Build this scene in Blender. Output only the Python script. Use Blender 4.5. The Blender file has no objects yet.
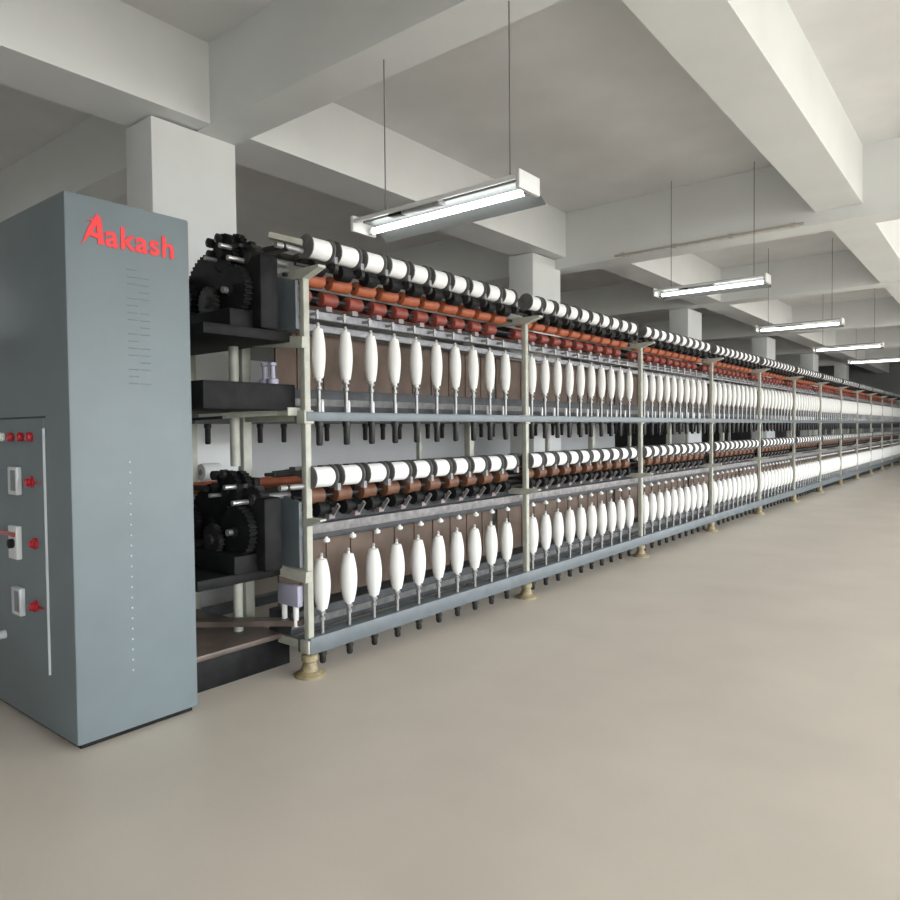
import bpy, bmesh, math, random
from mathutils import Vector, Matrix
random.seed(7)
S = bpy.context.scene
COL = S.collection
PI = math.pi

# ------------------------------------------------------------------ materials
def mat(name, rgb, rough=.5, metal=0., noise=0., nscale=8., bump=0., bscale=60., spec=.5):
    m = bpy.data.materials.new(name); m.use_nodes = True
    nt = m.node_tree; b = nt.nodes['Principled BSDF']
    b.inputs['Base Color'].default_value = (*rgb, 1)
    b.inputs['Roughness'].default_value = rough
    b.inputs['Metallic'].default_value = metal
    b.inputs['Specular IOR Level'].default_value = spec
    tc = nt.nodes.new('ShaderNodeTexCoord')
    if noise > 0:
        n = nt.nodes.new('ShaderNodeTexNoise'); n.inputs['Scale'].default_value = nscale
        n.inputs['Detail'].default_value = 5
        nt.links.new(tc.outputs['Object'], n.inputs['Vector'])
        r = nt.nodes.new('ShaderNodeValToRGB')
        r.color_ramp.elements[0].position = .3; r.color_ramp.elements[1].position = .7
        lo = [max(0, c*(1-noise)) for c in rgb]; hi = [min(1, c*(1+noise)) for c in rgb]
        r.color_ramp.elements[0].color = (*lo, 1); r.color_ramp.elements[1].color = (*hi, 1)
        nt.links.new(n.outputs['Fac'], r.inputs['Fac'])
        nt.links.new(r.outputs['Color'], b.inputs['Base Color'])
    if bump > 0:
        n2 = nt.nodes.new('ShaderNodeTexNoise'); n2.inputs['Scale'].default_value = bscale
        nt.links.new(tc.outputs['Object'], n2.inputs['Vector'])
        bp = nt.nodes.new('ShaderNodeBump'); bp.inputs['Strength'].default_value = bump
        bp.inputs['Distance'].default_value = .01
        nt.links.new(n2.outputs['Fac'], bp.inputs['Height'])
        nt.links.new(bp.outputs['Normal'], b.inputs['Normal'])
    return m

def emit(name, rgb, strength):
    m = bpy.data.materials.new(name); m.use_nodes = True
    b = m.node_tree.nodes['Principled BSDF']
    b.inputs['Base Color'].default_value = (*rgb, 1)
    b.inputs['Emission Color'].default_value = (*rgb, 1)
    b.inputs['Emission Strength'].default_value = strength
    return m

def yarn_mat(name, rgb, scale, axis):
    m = mat(name, rgb, .75)
    nt = m.node_tree; b = nt.nodes['Principled BSDF']
    tc = nt.nodes.new('ShaderNodeTexCoord')
    w = nt.nodes.new('ShaderNodeTexWave'); w.bands_direction = axis
    w.inputs['Scale'].default_value = scale; w.inputs['Distortion'].default_value = 1.5
    nt.links.new(tc.outputs['Object'], w.inputs['Vector'])
    bp = nt.nodes.new('ShaderNodeBump'); bp.inputs['Strength'].default_value = .15
    bp.inputs['Distance'].default_value = .002
    nt.links.new(w.outputs['Fac'], bp.inputs['Height'])
    nt.links.new(bp.outputs['Normal'], b.inputs['Normal'])
    return m

M = {
 'floor': mat('polished_cement', (.66, .595, .515), .36, noise=.06, nscale=1.4, bump=.05, bscale=40),
 'plaster': mat('white_plaster', (.82, .84, .83), .85, noise=.03, nscale=2, bump=.08, bscale=25),
 'slab': mat('whitewashed_slab', (.76, .76, .75), .9, noise=.06, nscale=1.5),
 'darkwall': mat('grey_wall_paint', (.27, .275, .275), .9, noise=.1, nscale=.8),
 'partition': mat('pale_partition_paint', (.66, .67, .68), .8, noise=.04, nscale=2),
 'cabinet': mat('grey_blue_enamel', (.165, .20, .214), .5, noise=.04, nscale=5, bump=.02, bscale=180),
 'cabdark': mat('grey_blue_enamel_dark_seam', (.03, .035, .04), .6),
 'cream': mat('pale_green_paint', (.44, .44, .375), .45, noise=.14, nscale=14),
 'rail': mat('slate_paint', (.135, .158, .172), .42, noise=.12, nscale=9),
 'lightrail': mat('zinc_grey', (.27, .27, .285), .5, noise=.3, nscale=22),
 'trough': mat('dark_slate', (.034, .037, .042), .6, noise=.4, nscale=12),
 'panel': mat('brown_grey_sheet', (.125, .086, .064), .7, noise=.3, nscale=5),
 'black': mat('black_iron', (.009, .009, .0095), .6, noise=.5, nscale=15, spec=.2),
 'iron': mat('oily_iron', (.022, .021, .02), .45, noise=.4, nscale=18, spec=.35),
 'steel': mat('bright_steel', (.62, .62, .61), .28, metal=.8),
 'dullsteel': mat('dull_steel', (.33, .33, .33), .4, metal=.5, noise=.2, nscale=25),
 'yarn': yarn_mat('white_yarn', (.77, .765, .735), 90, 'Z'),
 'yarnr': yarn_mat('white_cross_wound_yarn', (.84, .84, .83), 80, 'Y'),
 'core': mat('grey_tube_paper', (.42, .41, .40), .7),
 'orange': mat('orange_rubber', (.40, .105, .042), .5, noise=.25, nscale=12),
 'red': mat('red_rubber', (.24, .048, .032), .5, noise=.3, nscale=12),
 'amber': mat('amber_cork', (.14, .06, .03), .55, noise=.3, nscale=12),
 'foot': mat('worn_brass_paint', (.30, .245, .14), .5, noise=.35, nscale=25),
 'ceramic': mat('white_ceramic', (.86, .86, .83), .25),
 'lilac': mat('lilac_nylon', (.42, .41, .52), .5),
 'pinkgrey': mat('pink_grey_nylon', (.26, .21, .215), .5),
 'whitepaint': mat('white_enamel', (.72, .73, .71), .35),
 'reflector': mat('grey_reflector', (.17, .18, .18), .4),
 'tube': emit('fluorescent_glass', (.97, 1., .98), 7),
 'redpaint': mat('red_paint', (.80, .025, .03), .4),
 'redlens': mat('red_lens', (.42, .02, .03), .25),
 'meter': mat('meter_face', (.62, .64, .66), .3),
 'chrome': mat('chrome', (.75, .76, .77), .2, metal=.9),
 'disc': mat('dark_disc', (.11, .11, .105), .5, noise=.3, nscale=20),
 'lowrail': mat('dusty_grey', (.20, .19, .19), .55, noise=.35, nscale=22),
 'pale': mat('pale_zinc', (.38, .43, .45), .4),
 'wire': mat('hanging_wire', (.16, .16, .16), .6),
 'brownoil': mat('oil_stained_sheet', (.12, .09, .075), .4, noise=.5, nscale=4),
 'conduit': mat('pvc_conduit', (.55, .50, .43), .6),
}

# ------------------------------------------------------------------ mesh builder
class MB:
    def __init__(s): s.bm = bmesh.new()
    def _xf(s, vs, mtx):
        bmesh.ops.transform(s.bm, matrix=mtx, verts=vs)
    def box(s, x0, x1, y0, y1, z0, z1, bev=0.):
        r = bmesh.ops.create_cube(s.bm, size=1)
        s._xf(r['verts'], Matrix.Translation(((x0+x1)/2, (y0+y1)/2, (z0+z1)/2)) @ Matrix.Diagonal((abs(x1-x0), abs(y1-y0), abs(z1-z0), 1)))
        if bev:
            es = list({e for v in r['verts'] for e in v.link_edges})
            bmesh.ops.bevel(s.bm, geom=es, offset=bev, segments=2, affect='EDGES', profile=.5)
        return s
    def cyl(s, a, b, r, r2=None, n=16):
        a = Vector(a); b = Vector(b); d = b-a
        q = bmesh.ops.create_cone(s.bm, cap_ends=True, segments=n, radius1=r, radius2=r if r2 is None else r2, depth=d.length)
        s._xf(q['verts'], Matrix.Translation((a+b)/2) @ d.to_track_quat('Z', 'Y').to_matrix().to_4x4())
        return s
    def bar(s, a, b, w, h):
        a = Vector(a); b = Vector(b); d = b-a
        q = bmesh.ops.create_cube(s.bm, size=1)
        s._xf(q['verts'], Matrix.Translation((a+b)/2) @ d.to_track_quat('Z', 'Y').to_matrix().to_4x4() @ Matrix.Diagonal((w, h, d.length, 1)))
        return s
    def lathe(s, prof, org=(0, 0, 0), axis='Z', n=16):
        rings = []
        o = Vector(org)
        for (r, t) in prof:
            ring = []
            for k in range(n):
                a = 2*PI*k/n; u, v = r*math.cos(a), r*math.sin(a)
                p = {'Z': (u, v, t), 'Y': (u, t, v), 'X': (t, u, v)}[axis]
                ring.append(s.bm.verts.new(o+Vector(p)))
            rings.append(ring)
        fs = []
        for i in range(len(rings)-1):
            for k in range(n):
                fs.append(s.bm.faces.new((rings[i][k], rings[i][(k+1) % n], rings[i+1][(k+1) % n], rings[i+1][k])))
        fs.append(s.bm.faces.new(rings[0][::-1])); fs.append(s.bm.faces.new(rings[-1]))
        return s
    def prism(s, pts, f0, f1):
        """closed outline: f0/f1 map a 2-D point to the two end faces"""
        A = [s.bm.verts.new(f0(p)) for p in pts]; B = [s.bm.verts.new(f1(p)) for p in pts]
        n = len(pts)
        s.bm.faces.new(A[::-1]); s.bm.faces.new(B)
        for i in range(n):
            s.bm.faces.new((A[i], A[(i+1) % n], B[(i+1) % n], B[i]))
        return s
    def gear(s, x, y, z, r, thick, teeth, hub=.03, depth=.012):
        pts = []
        for k in range(teeth*4):
            a = 2*PI*k/(teeth*4); rr = r if k % 4 in (0, 1) else r-depth
            pts.append((x+rr*math.cos(a), z+rr*math.sin(a)))
        s.prism(pts, lambda p: (p[0], y-thick/2, p[1]), lambda p: (p[0], y+thick/2, p[1]))
        s.cyl((x, y-thick/2-.02, z), (x, y+thick/2+.02, z), hub, n=14)
        return s
    def build(s, name, m, parent=None, org=(0, 0, 0), smooth=True):
        bmesh.ops.recalc_face_normals(s.bm, faces=s.bm.faces)
        me = bpy.data.meshes.new(name)
        o = Vector(org)
        bmesh.ops.translate(s.bm, vec=-o, verts=s.bm.verts)
        s.bm.to_mesh(me); s.bm.free()
        me.materials.append(m)
        if smooth:
            me.polygons.foreach_set('use_smooth', [True]*len(me.polygons))
            me.set_sharp_from_angle(angle=math.radians(38))
        ob = bpy.data.objects.new(name, me); COL.objects.link(ob)
        place(ob, o, parent)
        return ob

def world_loc(o):
    v = Vector(o.location)
    while o.parent: o = o.parent; v += Vector(o.location)
    return v
def place(ob, loc, parent=None):
    ob.location = Vector(loc) - (world_loc(parent) if parent else Vector((0, 0, 0)))
    if parent: ob.parent = parent
def copy_part(src, loc, parent):
    o = src.copy(); COL.objects.link(o); o.parent = None; place(o, loc, parent); return o
def copy_thing(src, loc):
    kids = list(src.children)
    o = src.copy(); COL.objects.link(o); o.location = loc
    for c in kids:
        d = c.copy(); COL.objects.link(d); d.parent = o
    return o
def thing(name, loc, label, cat, group=None):
    o = bpy.data.objects.new(name, None); COL.objects.link(o); o.location = loc
    o.empty_display_size = .1
    tag(o, label, cat, group); return o
def tag(o, label, cat, group=None):
    o['label'] = label; o['category'] = cat
    if group: o['group'] = group
    elif 'group' in o.keys(): del o['group']
def struct(o, label=None):
    o['kind'] = 'structure'
    if label: o['label'] = label
    return o
ORD = ['first', 'second', 'third', 'fourth', 'fifth', 'sixth', 'seventh', 'eighth', 'ninth', 'tenth', 'eleventh', 'twelfth']

# ------------------------------------------------------------------ the hall
YF, YB = -4.0, 33.0
XL, XR = -15.0, 6.5
ZS, ZB = 3.97, 3.42           # slab soffit, beam soffit
struct(MB().box(XL-.2, XR+.2, YF-.2, YB+.2, -.15, 0).build('floor', M['floor'], smooth=False))
struct(MB().box(XL-.2, XR+.2, YF-.2, YB+.2, ZS, ZS+.2).build('ceiling', M['slab'], smooth=False))
wl = MB().box(XL-.2, XL, YF, YB, 0, 2.2).box(XL-.2, XL, YF, YB, 3.2, ZS).box(XL-.2, XL, 3.6, YB, 2.2, 3.2).box(XL-.2, XL, YF, -2.6, 2.2, 3.2).box(XL-.2, XL, .7, 1.0, 2.2, 3.2)
struct(wl.build('wall_left', M['darkwall'], smooth=False))
OPEN = [(XL-.25, -1, -2.6, .7), (XL-.25, -1, 1.0, 3.6)]  # unseen openings added in the left wall to light the back bays
struct(MB().box(XL-.2, XR+.2, YB, YB+.2, 0, ZS).build('wall_back', M['darkwall'], smooth=False))
struct(MB().box(XL-.2, XR+.2, YF-.2, YF, 0, ZS).build('wall_front', M['darkwall'], smooth=False))  # unseen end wall, put in to block light from the cabinet's panel end
# guessed window side, unseen, for daylight: sill wall, lintel, piers between wide window openings
wr = MB().box(XR, XR+.2, YF, YB, 0, .7).box(XR, XR+.2, YF, YB, 3.4, ZS)
wy = [YF+.3+k*4.6 for k in range(7)]
wr.box(XR, XR+.2, wy[-1]+.3, YB, .7, 3.4)
for y in wy: wr.box(XR, XR+.2, y-.3, y+.3, .7, 3.4)
struct(wr.build('wall_right', M['plaster'], smooth=False))
for i in range(6):
    y0, y1 = wy[i]+.3, wy[i+1]-.3
    OPEN.append((XR+.25, 1, y0, y1))
    w = MB().box(XR+.06, XR+.12, y0, y1, .7, .76).box(XR+.06, XR+.12, y0, y1, 3.34, 3.4)
    for t in (0, .25, .5, .75, 1):
        yy = y0+.03+(y1-y0-.06)*t
        w.box(XR+.06, XR+.12, yy-.03, yy+.03, .76, 3.34)
    struct(w.build('window_%d' % (i+1), M['whitepaint'], smooth=False))
# beams, one mesh per beam
def beam(n, x0, x1, y0, y1, zb=ZB, m='plaster'):
    struct(MB().box(x0, x1, y0, y1, zb, ZS).build('trim_%d' % n, M[m], smooth=False))
cross = [(2.75, 3.05), (7.62, 7.95), (12.0, 12.35), (16.9, 17.25), (21.9, 22.25), (27.0, 27.35)]
n = 1
for y0, y1 in cross:
    beam(n, XL, XR, y0, y1, 3.31 if y0 == 7.62 else ZB); n += 1
ys = [YF] + [v for c in cross for v in c] + [YB]
for x0, x1 in ((-4.62, -4.15), (-1.5, -1.1), (-9.6, -9.2), (2.9, 3.3)):
    for k in range(0, len(ys), 2):
        a, b_ = x0, x1
        if x0 == -4.62: a, b_ = (-4.72, -4.25) if k < 4 else (-4.2, -3.78)
        beam(n, a, b_, ys[k], ys[k+1], ZB+.012); n += 1
# columns
for k, (y0, y1) in enumerate([(2.41, 3.05), (7.1, 7.75), (12.2, 12.9), (17.3, 18.05), (22.2, 22.9), (27.2, 27.9)]):
    c = MB().box(-4.74, -4.4, y0, y1, 0, ZB, .008).build('concrete_column', M['plaster'], org=(-4.57, (y0+y1)/2, 0))
    tag(c, 'white plastered concrete column behind the machine, %s from the grey cabinet' % ORD[k], 'column', 'columns behind the machine')
# low partition behind the machine
c = MB().box(-5.6, -5.45, -2., 11.5, 0, 2.0).build('partition_wall', M['partition'], org=(-5.5, 5, 0), smooth=False)
struct(c)
c.name = 'wall_partition'
# conduit under the first cross beam
c = MB().cyl((-3.6, 7.605, 3.34), (-1.6, 7.605, 3.34), .013, n=10)
for x in (-3.5, -2.9, -2.3, -1.7): c.box(x-.02, x+.02, 7.59, 7.62, 3.32, 3.36)
struct(c.build('trim_%d' % n, M['conduit'], org=(-2.6, 7.605, 3.34)))
# ceiling hook on beam face
# ------------------------------------------------------------------ lamps
def lamp(x0, x1, y, z, label):
    xm = (x0+x1)/2
    t = thing('fluorescent_lamp', (xm, y, z), label, 'lamp', 'hanging fluorescent lamps')
    # body: slim spine above, sloped reflector wings
    L0, L1 = x0, x1
    MB().box(L0+.02, L1-.02, y-.06, y+.03, z+.056, z+.085, .006).build('spine', M['reflector'], t, (xm, y, z+.07))
    MB().box(L0+.02, L1-.02, y-.135, y-.112, z+.045, z+.066, .004).build('edge_rail', M['whitepaint'], t, (xm, y-.12, z+.055))
    pts = [(y+.028, z+.062), (y+.034, z+.069), (y+.135, z-.008), (y+.13, z-.015)]
    MB().prism(pts, lambda p: (L0+.02, p[0], p[1]), lambda p: (L1-.02, p[0], p[1])).build('reflector_wing', M['reflector'], t, (xm, y+.08, z+.03), smooth=False)
    for x in (L0, L1):
        s = 1 if x == L0 else -1
        MB().box(x, x+s*.022, y-.138, y+.045, z-.002, z+.085, .004).build('end_cap', M['whitepaint'], t, (x, y, z+.05))
    tb = MB().cyl((L0+.03, y-.005, z+.02), (L1-.03, y-.005, z+.02), .017, n=14).build('tube', M['tube'], t, (xm, y-.005, z+.02))
    for x in (L0+.035, L1-.035):
        MB().cyl((x-.018, y-.005, z+.02), (x+.018, y-.005, z+.02), .021, n=14).build('tube_cap', M['chrome'], tb, (x, y-.005, z+.02))
    MB().box(xm-.20, xm+.06, y-.115, y-.055, z+.03, z+.058, .005).build('ballast', M['lightrail'], t, (xm, y-.08, z+.045))
    MB().box(xm-.30, xm-.21, y-.11, y-.06, z+.035, z+.058, .004).build('starter', M['black'], t, (xm-.25, y-.08, z+.045))
    for x in (xm-.42, xm+.42):
        MB().cyl((x, y, z+.08), (x, y, ZS), .0035, n=6).build('hanging_wire', M['wire'], t, (x, y, z+.12))
lamp(-2.90, -1.775, 2.89, 2.465, 'fluorescent lamp hanging nearest the grey cabinet, showing its grey reflector and ballast')
for k, (y, x0) in enumerate(((7.37, -2.99), (11.07, -2.95), (14.73, -2.91), (18.2, -2.88))):
    lamp(x0, x0+1.14, y, 2.75, 'slim glowing fluorescent lamp hanging over the aisle, %s lamp along from the cabinet' % ORD[k+1])

# ------------------------------------------------------------------ cabinet
CX, CY0, CY1, CH = -3.0525, 1.286, 1.85, 2.353
CXB = -4.35
cab = thing('control_cabinet', ((CX+CXB)/2, (CY0+CY1)/2, 0), 'tall grey-blue steel control cabinet with red lettering at the head of the machine', 'cabinet')
MB().box(CXB, CX, CY0, CY1, .022, CH, .012).build('body', M['cabinet'], cab, ((CX+CXB)/2, (CY0+CY1)/2, .022))
MB().box(CXB+.02, CX-.025, CY0+.025, CY1-.02, 0, .022).build('plinth', M['black'], cab, ((CX+CXB)/2, (CY0+CY1)/2, 0), smooth=False)
# door seam on the panel end
fy = CY0
dr = MB().box(-4.3, -3.30, fy-.006, fy+.004, .28, 1.415, .003).build('panel_door', M['cabinet'], cab, (-3.8, fy, .28))
MB().box(-3.3035, -3.2975, fy-.009, fy+.003, .28, 1.37).build('edge_strip', M['meter'], dr, (-3.30, fy, .8), smooth=False)
MB().box(-4.3, -3.29, fy-.004, fy+.002, 1.416, 1.424).build('seam', M['cabdark'], cab, (-3.8, fy, 1.42), smooth=False)
for i, x in enumerate((-3.755, -3.645, -3.53, -3.425)):
    o = MB().lathe([(.02, 0), (.022, -.012), (.018, -.022), (.008, -.027)], (x, fy-.006, 1.333), 'Y', 14).build('indicator_light', M['ceramic' if i == 0 else 'redlens'], dr, (x, fy, 1.333))
    if i == 0: o['label'] = 'white indicator light'
def meter(x, z):
    mt = MB().box(x-.052, x+.052, fy-.03, fy-.005, z-.065, z+.065, .006).build('meter', M['meter'], dr, (x, fy, z))
    MB().box(x-.01, x+.04, fy-.032, fy-.029, z-.045, z+.05).build('dial', M['reflector'], mt, (x, fy-.03, z), smooth=False)
meter(-3.60, 1.13); meter(-3.595, .57)
sw = MB().box(-3.665, -3.565, fy-.03, fy-.005, .765, .92, .005).build('switch', M['whitepaint'], dr, (-3.61, fy, .845))
sw['label'] = 'white rotary switch plate'
MB().lathe([(.022, 0), (.022, -.02), (.012, -.024)], (-3.605, fy-.029, .84), 'Y', 12).build('switch_knob', M['black'], sw, (-3.605, fy-.03, .84))
MB().box(-3.76, -3.575, fy-.036, fy-.03, .872, .892).build('red_lever', M['redlens'], sw, (-3.66, fy-.03, .88), smooth=False)
for x, z in ((-3.43, 1.13), (-3.405, .855), (-3.42, .57)):
    MB().lathe([(.026, 0), (.026, -.012), (.018, -.014), (.018, -.03), (.008, -.033)], (x, fy-.006, z), 'Y', 14).build('push_button', M['redlens'], dr, (x, fy, z))
for z in (1.13, .57):
    MB().box(-3.41, -3.335, fy-.012, fy-.006, z-.004, z+.004).build('pointer', M['redlens'], dr, (-3.37, fy, z), smooth=False)
MB().lathe([(.02, 0), (.02, -.03), (.028, -.034), (.028, -.05), (.015, -.055)], (-3.80, fy-.006, .375), 'Y', 14).build('door_knob', M['meter'], dr, (-3.80, fy, .375))
# lettering
def face_poly(name, polys, m, parent, d=.004):
    b = MB()
    for q, pts in enumerate(polys):
        b.prism(pts, lambda p: (CX-.001, p[0], p[1]), lambda p: (CX+d+q*.0007, p[0], p[1]))
    return b.build(name, m, parent, (CX, polys[0][0][0], polys[0][0][1]), smooth=False)
face_poly('emblem', [
    [(1.418, 2.285), (1.437, 2.262), (1.447, 2.155), (1.421, 2.155), (1.416, 2.235)],              # stem of the capital
    [(1.418, 2.285), (1.425, 2.255), (1.398, 2.200), (1.352, 2.140), (1.380, 2.215)],              # sweeping leg
    [(1.385, 2.205), (1.425, 2.197), (1.424, 2.176), (1.372, 2.188)],                              # bar
    [(1.372, 2.243), (1.414, 2.250), (1.414, 2.262)],                                              # flick
], M['redpaint'], cab)
def text_mesh(body, y0, y1, z0, height, name, parent):
    cu = bpy.data.curves.new(name, 'FONT'); cu.body = body; cu.size = 1; cu.extrude = .01; cu.offset = .022
    cu.space_character = 1.08
    to = bpy.data.objects.new('tmp', cu); COL.objects.link(to)
    bpy.context.view_layer.update()
    me = bpy.data.meshes.new_from_object(to.evaluated_get(bpy.context.evaluated_depsgraph_get()))
    bpy.data.objects.remove(to); bpy.data.curves.remove(cu)
    xs = [v.co.x for v in me.vertices]; zs = [v.co.y for v in me.vertices]
    sx = (y1-y0)/(max(xs)-min(xs)); sy = height/(max(zs)-min(zs)); mx, mz = min(xs), min(zs)
    for v in me.vertices:
        v.co = Vector((CX+.001+(.003 if v.co.z > 0 else 0), y0+(v.co.x-mx)*sx, z0+(v.co.y-mz)*sy)) - Vector((CX, y0, z0))
    me.name = name
    me.materials.append(M['redpaint'])
    o = bpy.data.objects.new(name, me); COL.objects.link(o); place(o, (CX, y0, z0), parent)
    return o
text_mesh('akash', 1.452, 1.768, 2.152, .098, 'lettering', cab)
# pressed louvers and rivet line
lv0 = None
for r in range(17):
    z = 2.075-r*.0315
    for a in (1.545, 1.60):
        if (r*7+int(a*100)) % 5 == 0: continue
        if lv0 is None:
            lv0 = MB().prism([(CX-.001, z), (CX+.0022, z-.003), (CX-.001, z-.010)], lambda p: (p[0], a, p[1]), lambda p: (p[0], a+.045, p[1])).build('louver', M['cabinet'], cab, (CX, a, z), smooth=False)
        else: copy_part(lv0, (CX, a, z), cab)
rv0 = MB().lathe([(.0055, 0), (.0045, .003), (.002, .004)], (CX, 1.537, 1.217), 'X', 8).build('rivet', M['pale'], cab, (CX, 1.537, 1.217))
for k in range(1, 21):
    copy_part(rv0, (CX, 1.537-.0003*k, 1.217-k*.0466), cab)

# ------------------------------------------------------------------ the machine
X0, Y0, PER, NB, PITCH, OFF = -3.0, 2.4956, 2.219, 12, .205, .095
XREAR, XC = -4.12, -3.56
YE = Y0+NB*PER
mach = thing('twisting_machine', (XC, Y0, 0), 'long two-tier yarn twisting machine of slate rails and pale posts filling the hall', 'machine')
spots = [(k, i, Y0+k*PER+OFF+i*PITCH) for k in range(NB) for i in range(10)]

# posts with foot, arms, clamps (sub-parts)
def post(y):
    p = MB().box(X0-.02, X0+.02, y-.02, y+.02, .11, 2.21, .004).build('post', M['cream'], mach, (X0, y, 0))
    MB().lathe([(.085, 0), (.085, .012), (.05, .03), (.035, .075), (.045, .085), (.045, .115), (.02, .125)], (X0, y, 0), 'Z', 18).build('foot', M['foot'], p, (X0, y, 0))
    # top arm back to the column, wedge tip in front
    MB().prism([(X0+.15, 2.225), (X0+.15, 2.212), (X0+.02, 2.17), (XC, 2.185), (XC, 2.225)], lambda q: (q[0], y-.025, q[1]), lambda q: (q[0], y+.025, q[1])).build('top_arm', M['cream'], p, (X0, y, 2.2), smooth=False)
    MB().prism([(X0+.13, .872), (X0+.13, .862), (X0+.02, .825), (XC, .83), (XC, .872)], lambda q: (q[0], y-.022, q[1]), lambda q: (q[0], y+.022, q[1])).build('lower_arm', M['cream'], p, (X0, y, .85), smooth=False)
    for z in (1.425, .165):
        MB().box(X0-.04, X0+.03, y-.034, y+.034, z-.04, z+.035, .006).build('clamp', M['cream'], p, (X0, y, z))
        MB().bar((X0, y, z), (XC, y, z), .035, .045).build('cross_bar', M['cream'], p, (X0-.2, y, z), smooth=False)
    return p
p0 = post(Y0)
for k in range(1, NB+1):
    y = Y0+k*PER
    o = p0.copy(); COL.objects.link(o); o.parent = None; place(o, (X0, y, 0), mach)
    for c in p0.children:
        d = c.copy(); COL.objects.link(d); d.parent = o
c0 = MB().box(XC-.03, XC+.03, Y0-.03, Y0+.03, 0, 2.2, .004).build('centre_column', M['cream'], mach, (XC, Y0, 0))
r0 = MB().box(XREAR-.02, XREAR+.02, Y0-.02, Y0+.02, 0, 2.2, .004).build('rear_post', M['cream'], mach, (XREAR, Y0, 0))
for k in range(1, NB+1):
    copy_part(c0, (XC, Y0+k*PER, 0), mach); copy_part(r0, (XREAR, Y0+k*PER, 0), mach)

def long_bar(name, m, x0, x1, z0, z1, y0=Y0-.02, y1=YE+.02, bev=.004):
    return MB().box(x0, x1, y0, y1, z0, z1, bev).build(name, M[m], mach, ((x0+x1)/2, Y0, z0))
TIERS = []
# tier data: base z of spindle rail top, bobbin z0,z1,radius, package z, drum etc.
long_bar('spindle_rail', 'rail', X0-.075, X0+.035, 1.40, 1.452)
long_bar('spindle_rail', 'rail', X0-.075, X0+.035, .12, .212)
for z in (1.40, .13): long_bar('rear_rail', 'rail', XREAR-.03, XREAR+.06, z, z+.06)
long_bar('belt_trough', 'trough', X0-.33, X0-.13, 1.455, 1.585)
long_bar('belt_trough', 'trough', X0-.33, X0-.13, .20, .325)
for z in (1.455, .20):
    long_bar('drive_belt', 'disc', X0-.128, X0-.122, z+.035, z+.075, bev=0)
# backing sheets per bay
for (za, zb) in ((1.585, 1.93), (.325, .74)):
    b0 = MB().box(X0-.315, X0-.30, Y0+.035, Y0+PER-.035, za, zb)
    for j in range(11):
        y = Y0+.09+j*PITCH-PITCH/2
        if j > 0: b0.box(X0-.31, X0-.292, y-.006, y+.006, za, zb)
    b0 = b0.build('backing_sheet', M['panel'], mach, (X0-.3, Y0, za), smooth=False)
    for k in range(1, NB): copy_part(b0, (X0-.3, Y0+k*PER, za), mach)
# guide rails
long_bar('guide_rail', 'lightrail', X0-.14, X0-.09, 1.985, 2.03)
long_bar('guide_rail', 'lightrail', X0-.20, X0-.15, 1.925, 1.965)
long_bar('guide_rail', 'trough', X0-.26, X0-.2, 2.03, 2.07)
long_bar('guide_rail', 'lowrail', X0-.14, X0-.08, .76, .815)
long_bar('guide_rail', 'trough', X0-.24, X0-.15, .80, .86)
long_bar('guide_rail', 'trough', X0-.14, X0-.10, .722, .758)
long_bar('roller_beam', 'black', X0-.42, X0-.34, 2.13, 2.21)
long_bar('roller_beam', 'black', X0-.42, X0-.34, .86, 1.0)
# drum shafts
for x, z in ((X0-.01, 2.247), (X0-.11, 2.205), (X0-.15, 2.115), (X0-.06, .98), (X0-.12, .93), (X0-.3, 2.36), (X0-.3, 1.10)):
    MB().cyl((x, Y0-.05, z), (x, YE, z), .011, n=10).build('shaft', M['iron'], mach, (x, Y0, z))
for z in (2.25, .985):
    MB().cyl((XREAR+.03, Y0-.05, z), (XREAR+.03, YE, z), .040, n=14).build('rear_roller', M['orange'], mach, (XREAR, Y0, z))

def repeat_part(name, proto_fn, m, where, label=None, limit=100):
    """where: positions sorted nearest first; the first hundred as parts, the rest as one part"""
    first = proto_fn(MB(), Vector((0, 0, 0))).build(name, M[m], mach, (0, 0, 0))
    place(first, where[0], mach)
    if label: first['label'] = label
    for w in where[1:limit]: copy_part(first, w, mach)
    rest = where[limit:]
    if rest:
        me0 = first.data
        vs, fs = [], []
        base = [tuple(v.co) for v in me0.vertices]; bf = [tuple(p.vertices) for p in me0.polygons]
        for w in rest:
            k = len(vs)
            vs += [(b[0]+w[0], b[1]+w[1]-Y0, b[2]+w[2]) for b in base]
            fs += [tuple(q+k for q in f) for f in bf]
        me = bpy.data.meshes.new(name+'_row'); me.from_pydata(vs, [], fs); me.materials.append(M[m])
        me.polygons.foreach_set('use_smooth', [True]*len(me.polygons)); me.set_sharp_from_angle(angle=math.radians(38))
        o = bpy.data.objects.new(name+'_row', me); COL.objects.link(o); place(o, (0, Y0, 0), mach)
        o['kind'] = 'stuff'
BZ = {'upper': (1.625, 1.93, .041), 'lower': (.335, .648, .050)}
RT = {'upper': 1.452, 'lower': .212}
PZ = {'upper': 2.35, 'lower': 1.09}
def both(x, zu, zl, dy=0.):
    return [Vector((x, y+dy, z)) for (_, _, y) in spots for z in (zu, zl)]
def one(x, z, dy=0.):
    return [Vector((x, y+dy, z)) for (_, _, y) in spots]
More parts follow.
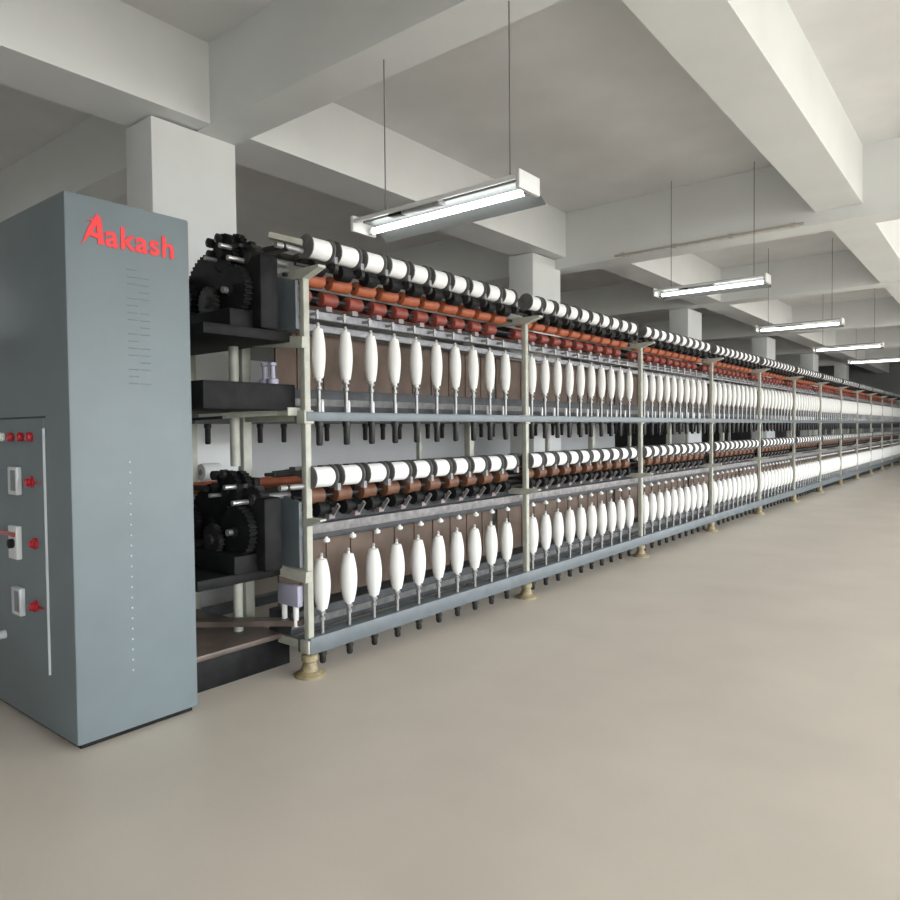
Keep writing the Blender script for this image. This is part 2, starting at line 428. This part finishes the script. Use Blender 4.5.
# spindle: blade, wharve, collar above the rail, bolster below
def f_spindle(b, o, up, dn):
    b.lathe([(.011, -up), (.011, -.052), (.017, -.048), (.017, -.03), (.010, -.026), (.010, -.012), (.022, -.010), (.022, 0)], o, 'Z', 12)
    return b
repeat_part('spindle', lambda b, o: f_spindle(b, o, .173, 0), 'dullsteel', one(X0, 1.625))
repeat_part('spindle', lambda b, o: f_spindle(b, o, .123, 0), 'dullsteel', one(X0, .335))
def f_bolster(b, o, L): return b.lathe([(.014, -L), (.019, -L+.01), (.019, -.03), (.024, -.028), (.024, 0)], o, 'Z', 10)
repeat_part('bolster', lambda b, o: f_bolster(b, o, .135), 'iron', one(X0, 1.40))
repeat_part('bolster', lambda b, o: f_bolster(b, o, .075), 'iron', one(X0, .12))
repeat_part('rear_bolster', lambda b, o: f_bolster(b, o, .135), 'iron', one(XREAR+.02, 1.40), limit=60)
# brake pegs between spindles
repeat_part('brake_peg', lambda b, o: b.lathe([(.010, 0), (.010, .06), (.006, .075)], o, 'Z', 8), 'ceramic', one(X0-.09, 1.452, PITCH*.5))
# yarn guide buttons
repeat_part('guide_button', lambda b, o: b.lathe([(.008, -.028), (.020, -.02), (.020, -.006), (.010, 0), (.006, .008)], o, 'Z', 10), 'ceramic', one(X0-.04, .735, .075))
repeat_part('guide_bracket', lambda b, o: b.box(-.07, .02, -.012, .012, -.008, .008).cyl((.01, 0, -.03), (.01, 0, .02), .009, n=8), 'dullsteel', one(X0-.05, 2.005, .03))
repeat_part('guide_eye', lambda b, o: b.box(-.03, .012, -.022, .022, -.01, .018), 'pinkgrey', both(X0-.09, 2.045, .845, -.05))
# drums under the packages
repeat_part('drive_drum', lambda b, o: b.lathe([(.026, -.045), (.044, -.04), (.044, .04), (.026, .045)], o, 'Y', 16), 'black', one(X0-.01, 2.247, .0))
repeat_part('orange_roller', lambda b, o: b.lathe([(.03, -.08), (.042, -.074), (.042, .074), (.03, .08)], o, 'Y', 14), 'orange', one(X0-.11, 2.205, .05), 'orange roller')
repeat_part('red_roller', lambda b, o: b.lathe([(.03, -.06), (.040, -.055), (.040, .055), (.03, .06)], o, 'Y', 14), 'red', one(X0-.15, 2.115, .0), 'red roller')
repeat_part('amber_drum', lambda b, o: b.lathe([(.03, -.058), (.046, -.053), (.046, .053), (.03, .058)], o, 'Y', 16), 'amber', one(X0-.06, .982), 'amber drum')
repeat_part('tension_pulley', lambda b, o: b.lathe([(.02, -.05), (.046, -.045), (.046, .0), (.028, .005), (.028, .04), (.036, .045)], o, 'Y', 12), 'black', one(X0-.05, .905, .05))
repeat_part('tension_arm', lambda b, o: b.bar((0, 0, 0), (.05, 0, .06), .012, .024), 'lowrail', one(X0-.06, .86, -.06))
# cradle holding each package: two side arms with discs and a rear tie bar
def f_cradle(b, o):
    for s in (-1, 1):
        y = s*.0785
        b.lathe([(.062, -.006), (.068, -.003), (.068, .003), (.062, .006)], (0, y, 0), 'Y', 18)
        b.bar((.0, y, .0), (-.14, y, .03), .010, .030)
        b.bar((-.14, y, .03), (-.30, y, .01), .012, .034)
    b.box(-.17, -.12, -.079, .079, .03, .055)
    b.cyl((-.3, -.09, .01), (-.3, .09, .01), .02, n=10)
    return b
repeat_part('package_cradle', f_cradle, 'disc', both(X0, PZ['upper'], PZ['lower']))
repeat_part('cradle_lever', lambda b, o: b.cyl((0, -.012, 0), (0, .012, 0), .032, n=12).box(-.05, 0, -.01, .01, .0, .04), 'iron', one(X0+.02, 2.262, .103))
repeat_part('cradle_clip', lambda b, o: b.box(-.014, .014, -.012, .012, -.02, .02), 'lightrail', both(X0+.03, 2.30, 1.03, .103))

# top end lever of the upper row and end plates
MB().bar((X0+.01, Y0-.015, 2.36), (X0-.12, Y0-.13, 2.40), .05, .03).build('end_lever', M['cream'], mach, (X0, Y0, 2.37), smooth=False)
for (za, zb, xa) in ((1.90, 2.20, .24), (.60, 1.0, .24)):
    MB().prism([(X0-.01, za), (X0-.30, za), (X0-xa, zb-.06), (X0-.18, zb), (X0-.01, zb-.04)], lambda p: (p[0], Y0-.05, p[1]), lambda p: (p[0], Y0-.03, p[1])).build('end_plate', M['rail'], mach, (X0-.15, Y0-.04, za), smooth=False)
for z, xb in ((1.845, -3.42), (.57, -3.34)):
    MB().bar((X0+.03, Y0-.02, z-.02), (xb, Y0-.06, z+.02), .05, .06).build('end_arm', M['cream'], mach, (X0, Y0, z), smooth=False)
MB().box(X0-.2, X0-.02, Y0-.06, Y0-.02, .38, .50, .01).build('grease_box', M['lilac'], mach, (X0-.1, Y0-.04, .4))
for x in (X0-.16, X0-.06):
    MB().cyl((x, Y0-.04, .27), (x, Y0-.04, .39), .016, n=10).build('drip_pipe', M['ceramic'], mach, (x, Y0-.04, .27))

# drive head between cabinet and first post
def drive(zb, zt):
    """black gear train standing on a tray at zb; zt is its top"""
    H = zt-zb
    y = 2.27
    br = MB().box(-3.98, -3.10, y+.03, y+.07, zb, zb+H*.52, .01)
    br.box(-3.42, -3.20, y+.03, y+.07, zb+H*.5, zt-.04, .01)
    br.box(-3.30, -3.05, y-.02, y+.10, zb, zb+H*.74, .02)
    br.box(-3.95, -3.12, y-.16, y+.02, zb, zb+.10, .01)
    br = br.build('gear_bracket', M['black'], mach, (-3.5, y, zb))
    def g(x, z, r, t, n, dy=0., m='black', name='gear'):
        MB().gear(x, y+dy, z, r, t, n).build(name, M[m], br, (x, y+dy, z))
    g(-3.50, zb+.24, .215, .045, 44, -.02)
    g(-3.24, zb+.21, .14, .045, 30, -.05)
    g(-3.34, zb+.43, .105, .04, 24, -.03)
    g(-3.28, zt-.085, .085, .035, 20, .0)
    g(-3.74, zb+.20, .15, .05, 32, -.06)
    g(-3.16, zb+.38, .075, .05, 18, .02, 'iron', 'sprocket')
    g(-3.40, zb+.16, .085, .03, 20, -.10, 'iron', 'sprocket')
    for x, z in ((-3.445, zt-.03), (-3.445, zt-.095), (-3.36, zt-.02)):
        MB().lathe([(.012, .08), (.012, -.03), (.026, -.035), (.026, -.07), (.018, -.075)], (x, y, z), 'Y', 12).build('adjusting_knob', M['iron'], br, (x, y, z))
    MB().box(-3.42, -3.30, y, y+.05, zt-.11, zt-.02, .008).build('knob_plate', M['black'], br, (-3.38, y, zt-.06))
    # chain between two gears
    for q in (-1, 1):
        a = Vector((-3.34+q*.09, y-.04, zb+.45)); b_ = Vector((-3.28+q*.075, y-.03, zt-.08))
        ch = MB().bar(a, b_, .012, .012)
        for k in range(9):
            c_ = a.lerp(b_, k/8); ch.box(c_.x-.01, c_.x+.01, c_.y-.012, c_.y+.012, c_.z-.010, c_.z+.010)
        ch.build('chain_strand', M['iron'], br, a)
    for x, z, r in ((-3.19, zb+.37, .014), (-3.40, zb+.40, .012), (-3.24, zb+.21, .018), (-3.26, zt-.085, .014)):
        MB().cyl((x, y-.12, z), (x, y-.02, z), r, n=10).build('bolt', M['steel'], br, (x, y, z))
    MB().cyl((-3.86, y-.1, zb+.13), (-3.86, y+.03, zb+.13), .09, n=18).cyl((-3.62, y-.15, zb+.08), (-3.62, y, zb+.08), .06, n=16).build('bearing_housing', M['iron'], br, (-3.8, y, zb+.1))
    # drive shaft into the roller rows
    MB().cyl((-3.155, y, zb+.39), (-3.155, Y0, zb+.39), .02, n=10).cyl((-3.01, y+.05, zt-.09), (-3.01, Y0, zt-.09), .016, n=10).build('drive_shaft', M['dullsteel'], br, (-3.15, y, zb+.4))
    MB().bar((-3.16, y+.05, zt-.11), (-3.0, y+.12, zt-.09), .05, .03).build('coupling', M['iron'], br, (-3.1, y+.1, zt-.1))
drive(1.885, 2.415)
drive(.60, 1.135)
for name, m, x0, x1, y0_, y1_, z0, z1 in (
    ('gear_tray', 'black', -4.10, -3.06, 1.92, 2.46, 1.83, 1.885),
    ('drip_tray', 'black', -4.10, -3.04, 1.90, 2.46, 1.46, 1.60),
    ('gear_tray', 'black', -4.10, -3.16, 1.92, 2.46, .545, .60),
    ('base_box', 'black', -4.10, -3.25, 1.87, 2.56, 0, .17),
    ('base_cover', 'brownoil', -4.10, -3.22, 1.90, 2.50, .17, .20)):
    MB().box(x0, x1, y0_, y1_, z0, z1, .006).build(name, M[m], mach, ((x0+x1)/2, y0_, z0))
MB().box(-3.30, -3.03, 2.40, 2.56, 1.43, 1.475, .004).bar((-3.55, 2.2, 1.43), (-3.05, 2.46, 1.455), .04, .03).build('tray_bracket', M['cream'], mach, (-3.2, 2.45, 1.45), smooth=False)
MB().bar((-3.95, 1.95, .25), (-3.05, 2.5, .29), .09, .03).build('oil_channel', M['brownoil'], mach, (-3.5, 2.2, .27), smooth=False)
for z0, z1 in ((1.60, 1.83), (1.15, 1.46), (.20, .545)):
    MB().cyl((-3.46, 2.36, z0), (-3.46, 2.36, z1), .028, n=14).build('support_tube', M['cream'], mach, (-3.46, 2.36, z0))
for x in (-3.2, -3.13):
    MB().lathe([(.03, 0), (.03, .03), (.014, .035), (.014, .10), (.02, .105), (.02, .12)], (x, 2.38, 1.60), 'Z', 12).build('oil_cup', M['lilac'], mach, (x, 2.38, 1.6))
MB().cyl((-4.1, 2.2, 1.03), (-3.5, 2.2, 1.03), .018, n=10).build('tie_rod', M['iron'], mach, (-3.8, 2.2, 1.03))
MB().cyl((-4.1, 2.05, 1.40), (-3.1, 2.05, 1.42), .008, n=8).build('tie_rod', M['iron'], mach, (-3.6, 2.05, 1.4))

# ------------------------------------------------------------------ yarn bobbins and packages: things
def spindle_bobbin(name, tier):
    z0, z1, r = BZ[tier]
    H = z1-z0
    prof = [(.014, 0.0), (.017, .012)]
    for k in range(0, 13):
        t = k/12
        rr = .018+(r-.018)*math.sin(PI*(.08+.84*t))**.75
        prof.append((rr, .014+(H-.034)*t))
    prof += [(.010, H-.014), (.008, H)]
    return MB().lathe(prof, (0, 0, 0), 'Z', 18).build(name, M['yarn'])
def tipped(o, H, child, m, prof, axis='Z'):
    c = MB().lathe(prof, (0, 0, 0), axis, 12).build(child, M[m]); c.parent = o
    return c
bob = {}
for t in ('upper', 'lower'):
    b = spindle_bobbin('yarn_bobbin', t)
    H = BZ[t][1]-BZ[t][0]
    tipped(b, H, 'bobbin_tip', 'core', [(.009, H-.004), (.011, H+.006), (.006, H+.016)])
    bob[t] = b
def package(name, L, r):
    prof = [(r*.45, -L/2), (r*.93, -L/2), (r, -L/2+.006), (r, L/2-.006), (r*.93, L/2), (r*.45, L/2)]
    p = MB().lathe(prof, (0, 0, 0), 'Y', 24).build(name, M['yarnr'])
    c = MB().lathe([(.020, -L/2-.003), (.020, L/2+.003)], (0, 0, 0), 'Y', 12).build('tube_core', M['core']); c.parent = p
    return p
pk = package('yarn_package', .136, .057)
first = {'upper': True, 'lower': True, 'pk': True}
for (k, i, y) in spots:
    for t in ('upper', 'lower'):
        loc = (X0, y, BZ[t][0]+.001)
        if first[t]: o = bob[t]; o.location = loc; first[t] = False
        else: o = copy_thing(bob[t], loc)
        tag(o, 'white tapered yarn bobbin, %s spindle row, %s in the %s bay from cabinet' % (t, ORD[i], ORD[k]), 'bobbin', 'yarn bobbins of the %s spindle row' % t)
        loc = (X0, y, PZ[t])
        if first['pk']: o = pk; o.location = loc; first['pk'] = False
        else: o = copy_thing(pk, loc)
        tag(o, 'white cylindrical yarn package, %s winding row, %s in the %s bay from cabinet' % (t, ORD[i], ORD[k]), 'yarn package', 'yarn packages of the %s winding row' % t)
for z, t in ((2.35, 'upper'), (1.085, 'lower')):
    o = copy_thing(pk, (XREAR+.03, Y0+.10, z))
    tag(o, 'white yarn package on the machine\'s far side, behind the black %s gears' % t, 'yarn package')

# ------------------------------------------------------------------ light
w = bpy.data.worlds.new('daylight'); S.world = w; w.use_nodes = True
bg = w.node_tree.nodes['Background']
bg.inputs['Color'].default_value = (.93, .97, 1., 1); bg.inputs['Strength'].default_value = 10.5
nt = w.node_tree; tc = nt.nodes.new('ShaderNodeTexCoord'); sx = nt.nodes.new('ShaderNodeSeparateXYZ')
rp = nt.nodes.new('ShaderNodeValToRGB')                       # overcast sky above, dull ground below the horizon
rp.color_ramp.elements[0].position = .47; rp.color_ramp.elements[0].color = (.30, .29, .27, 1)
rp.color_ramp.elements[1].position = .53; rp.color_ramp.elements[1].color = (.93, .97, 1., 1)
ma = nt.nodes.new('ShaderNodeMath'); ma.operation = 'MULTIPLY_ADD'; ma.inputs[1].default_value = .5; ma.inputs[2].default_value = .5
nt.links.new(tc.outputs['Generated'], sx.inputs[0]); nt.links.new(sx.outputs['Z'], ma.inputs[0])
nt.links.new(ma.outputs[0], rp.inputs['Fac']); nt.links.new(rp.outputs['Color'], bg.inputs['Color'])
for x, sg, y0, y1 in OPEN:
    l = bpy.data.lights.new('window_portal', 'AREA'); l.shape = 'RECTANGLE'; l.size = 2.7; l.size_y = y1-y0
    l.cycles.is_portal = True
    o = bpy.data.objects.new('window_portal', l); COL.objects.link(o)
    o.location = (x, (y0+y1)/2, 2.05); o.rotation_euler = (0, sg*PI/2, 0)

# ------------------------------------------------------------------ camera
cd = bpy.data.cameras.new('camera'); cam = bpy.data.objects.new('camera', cd); COL.objects.link(cam)
f, yaw, pitch, roll = 699.523, .6743, .0299, -.0096
cd.sensor_width = 36; cd.lens = 36*f/900; cd.clip_start = .05; cd.clip_end = 200
F = Vector((-math.sin(yaw)*math.cos(pitch), math.cos(yaw)*math.cos(pitch), -math.sin(pitch)))
R = Vector((math.cos(yaw), math.sin(yaw), 0)); U = R.cross(F)
R2 = math.cos(roll)*R+math.sin(roll)*U; U2 = -math.sin(roll)*R+math.cos(roll)*U
cam.matrix_world = Matrix(((R2.x, U2.x, -F.x, 0), (R2.y, U2.y, -F.y, 0), (R2.z, U2.z, -F.z, 1.35), (0, 0, 0, 1)))
S.camera = cam
vs = S.view_settings
vs.view_transform = 'Standard'; vs.look = 'None'; vs.gamma = 1; vs.use_curve_mapping = False
vs.exposure = 0.45
S.cycles.use_denoising = True
S.cycles.max_bounces = 8
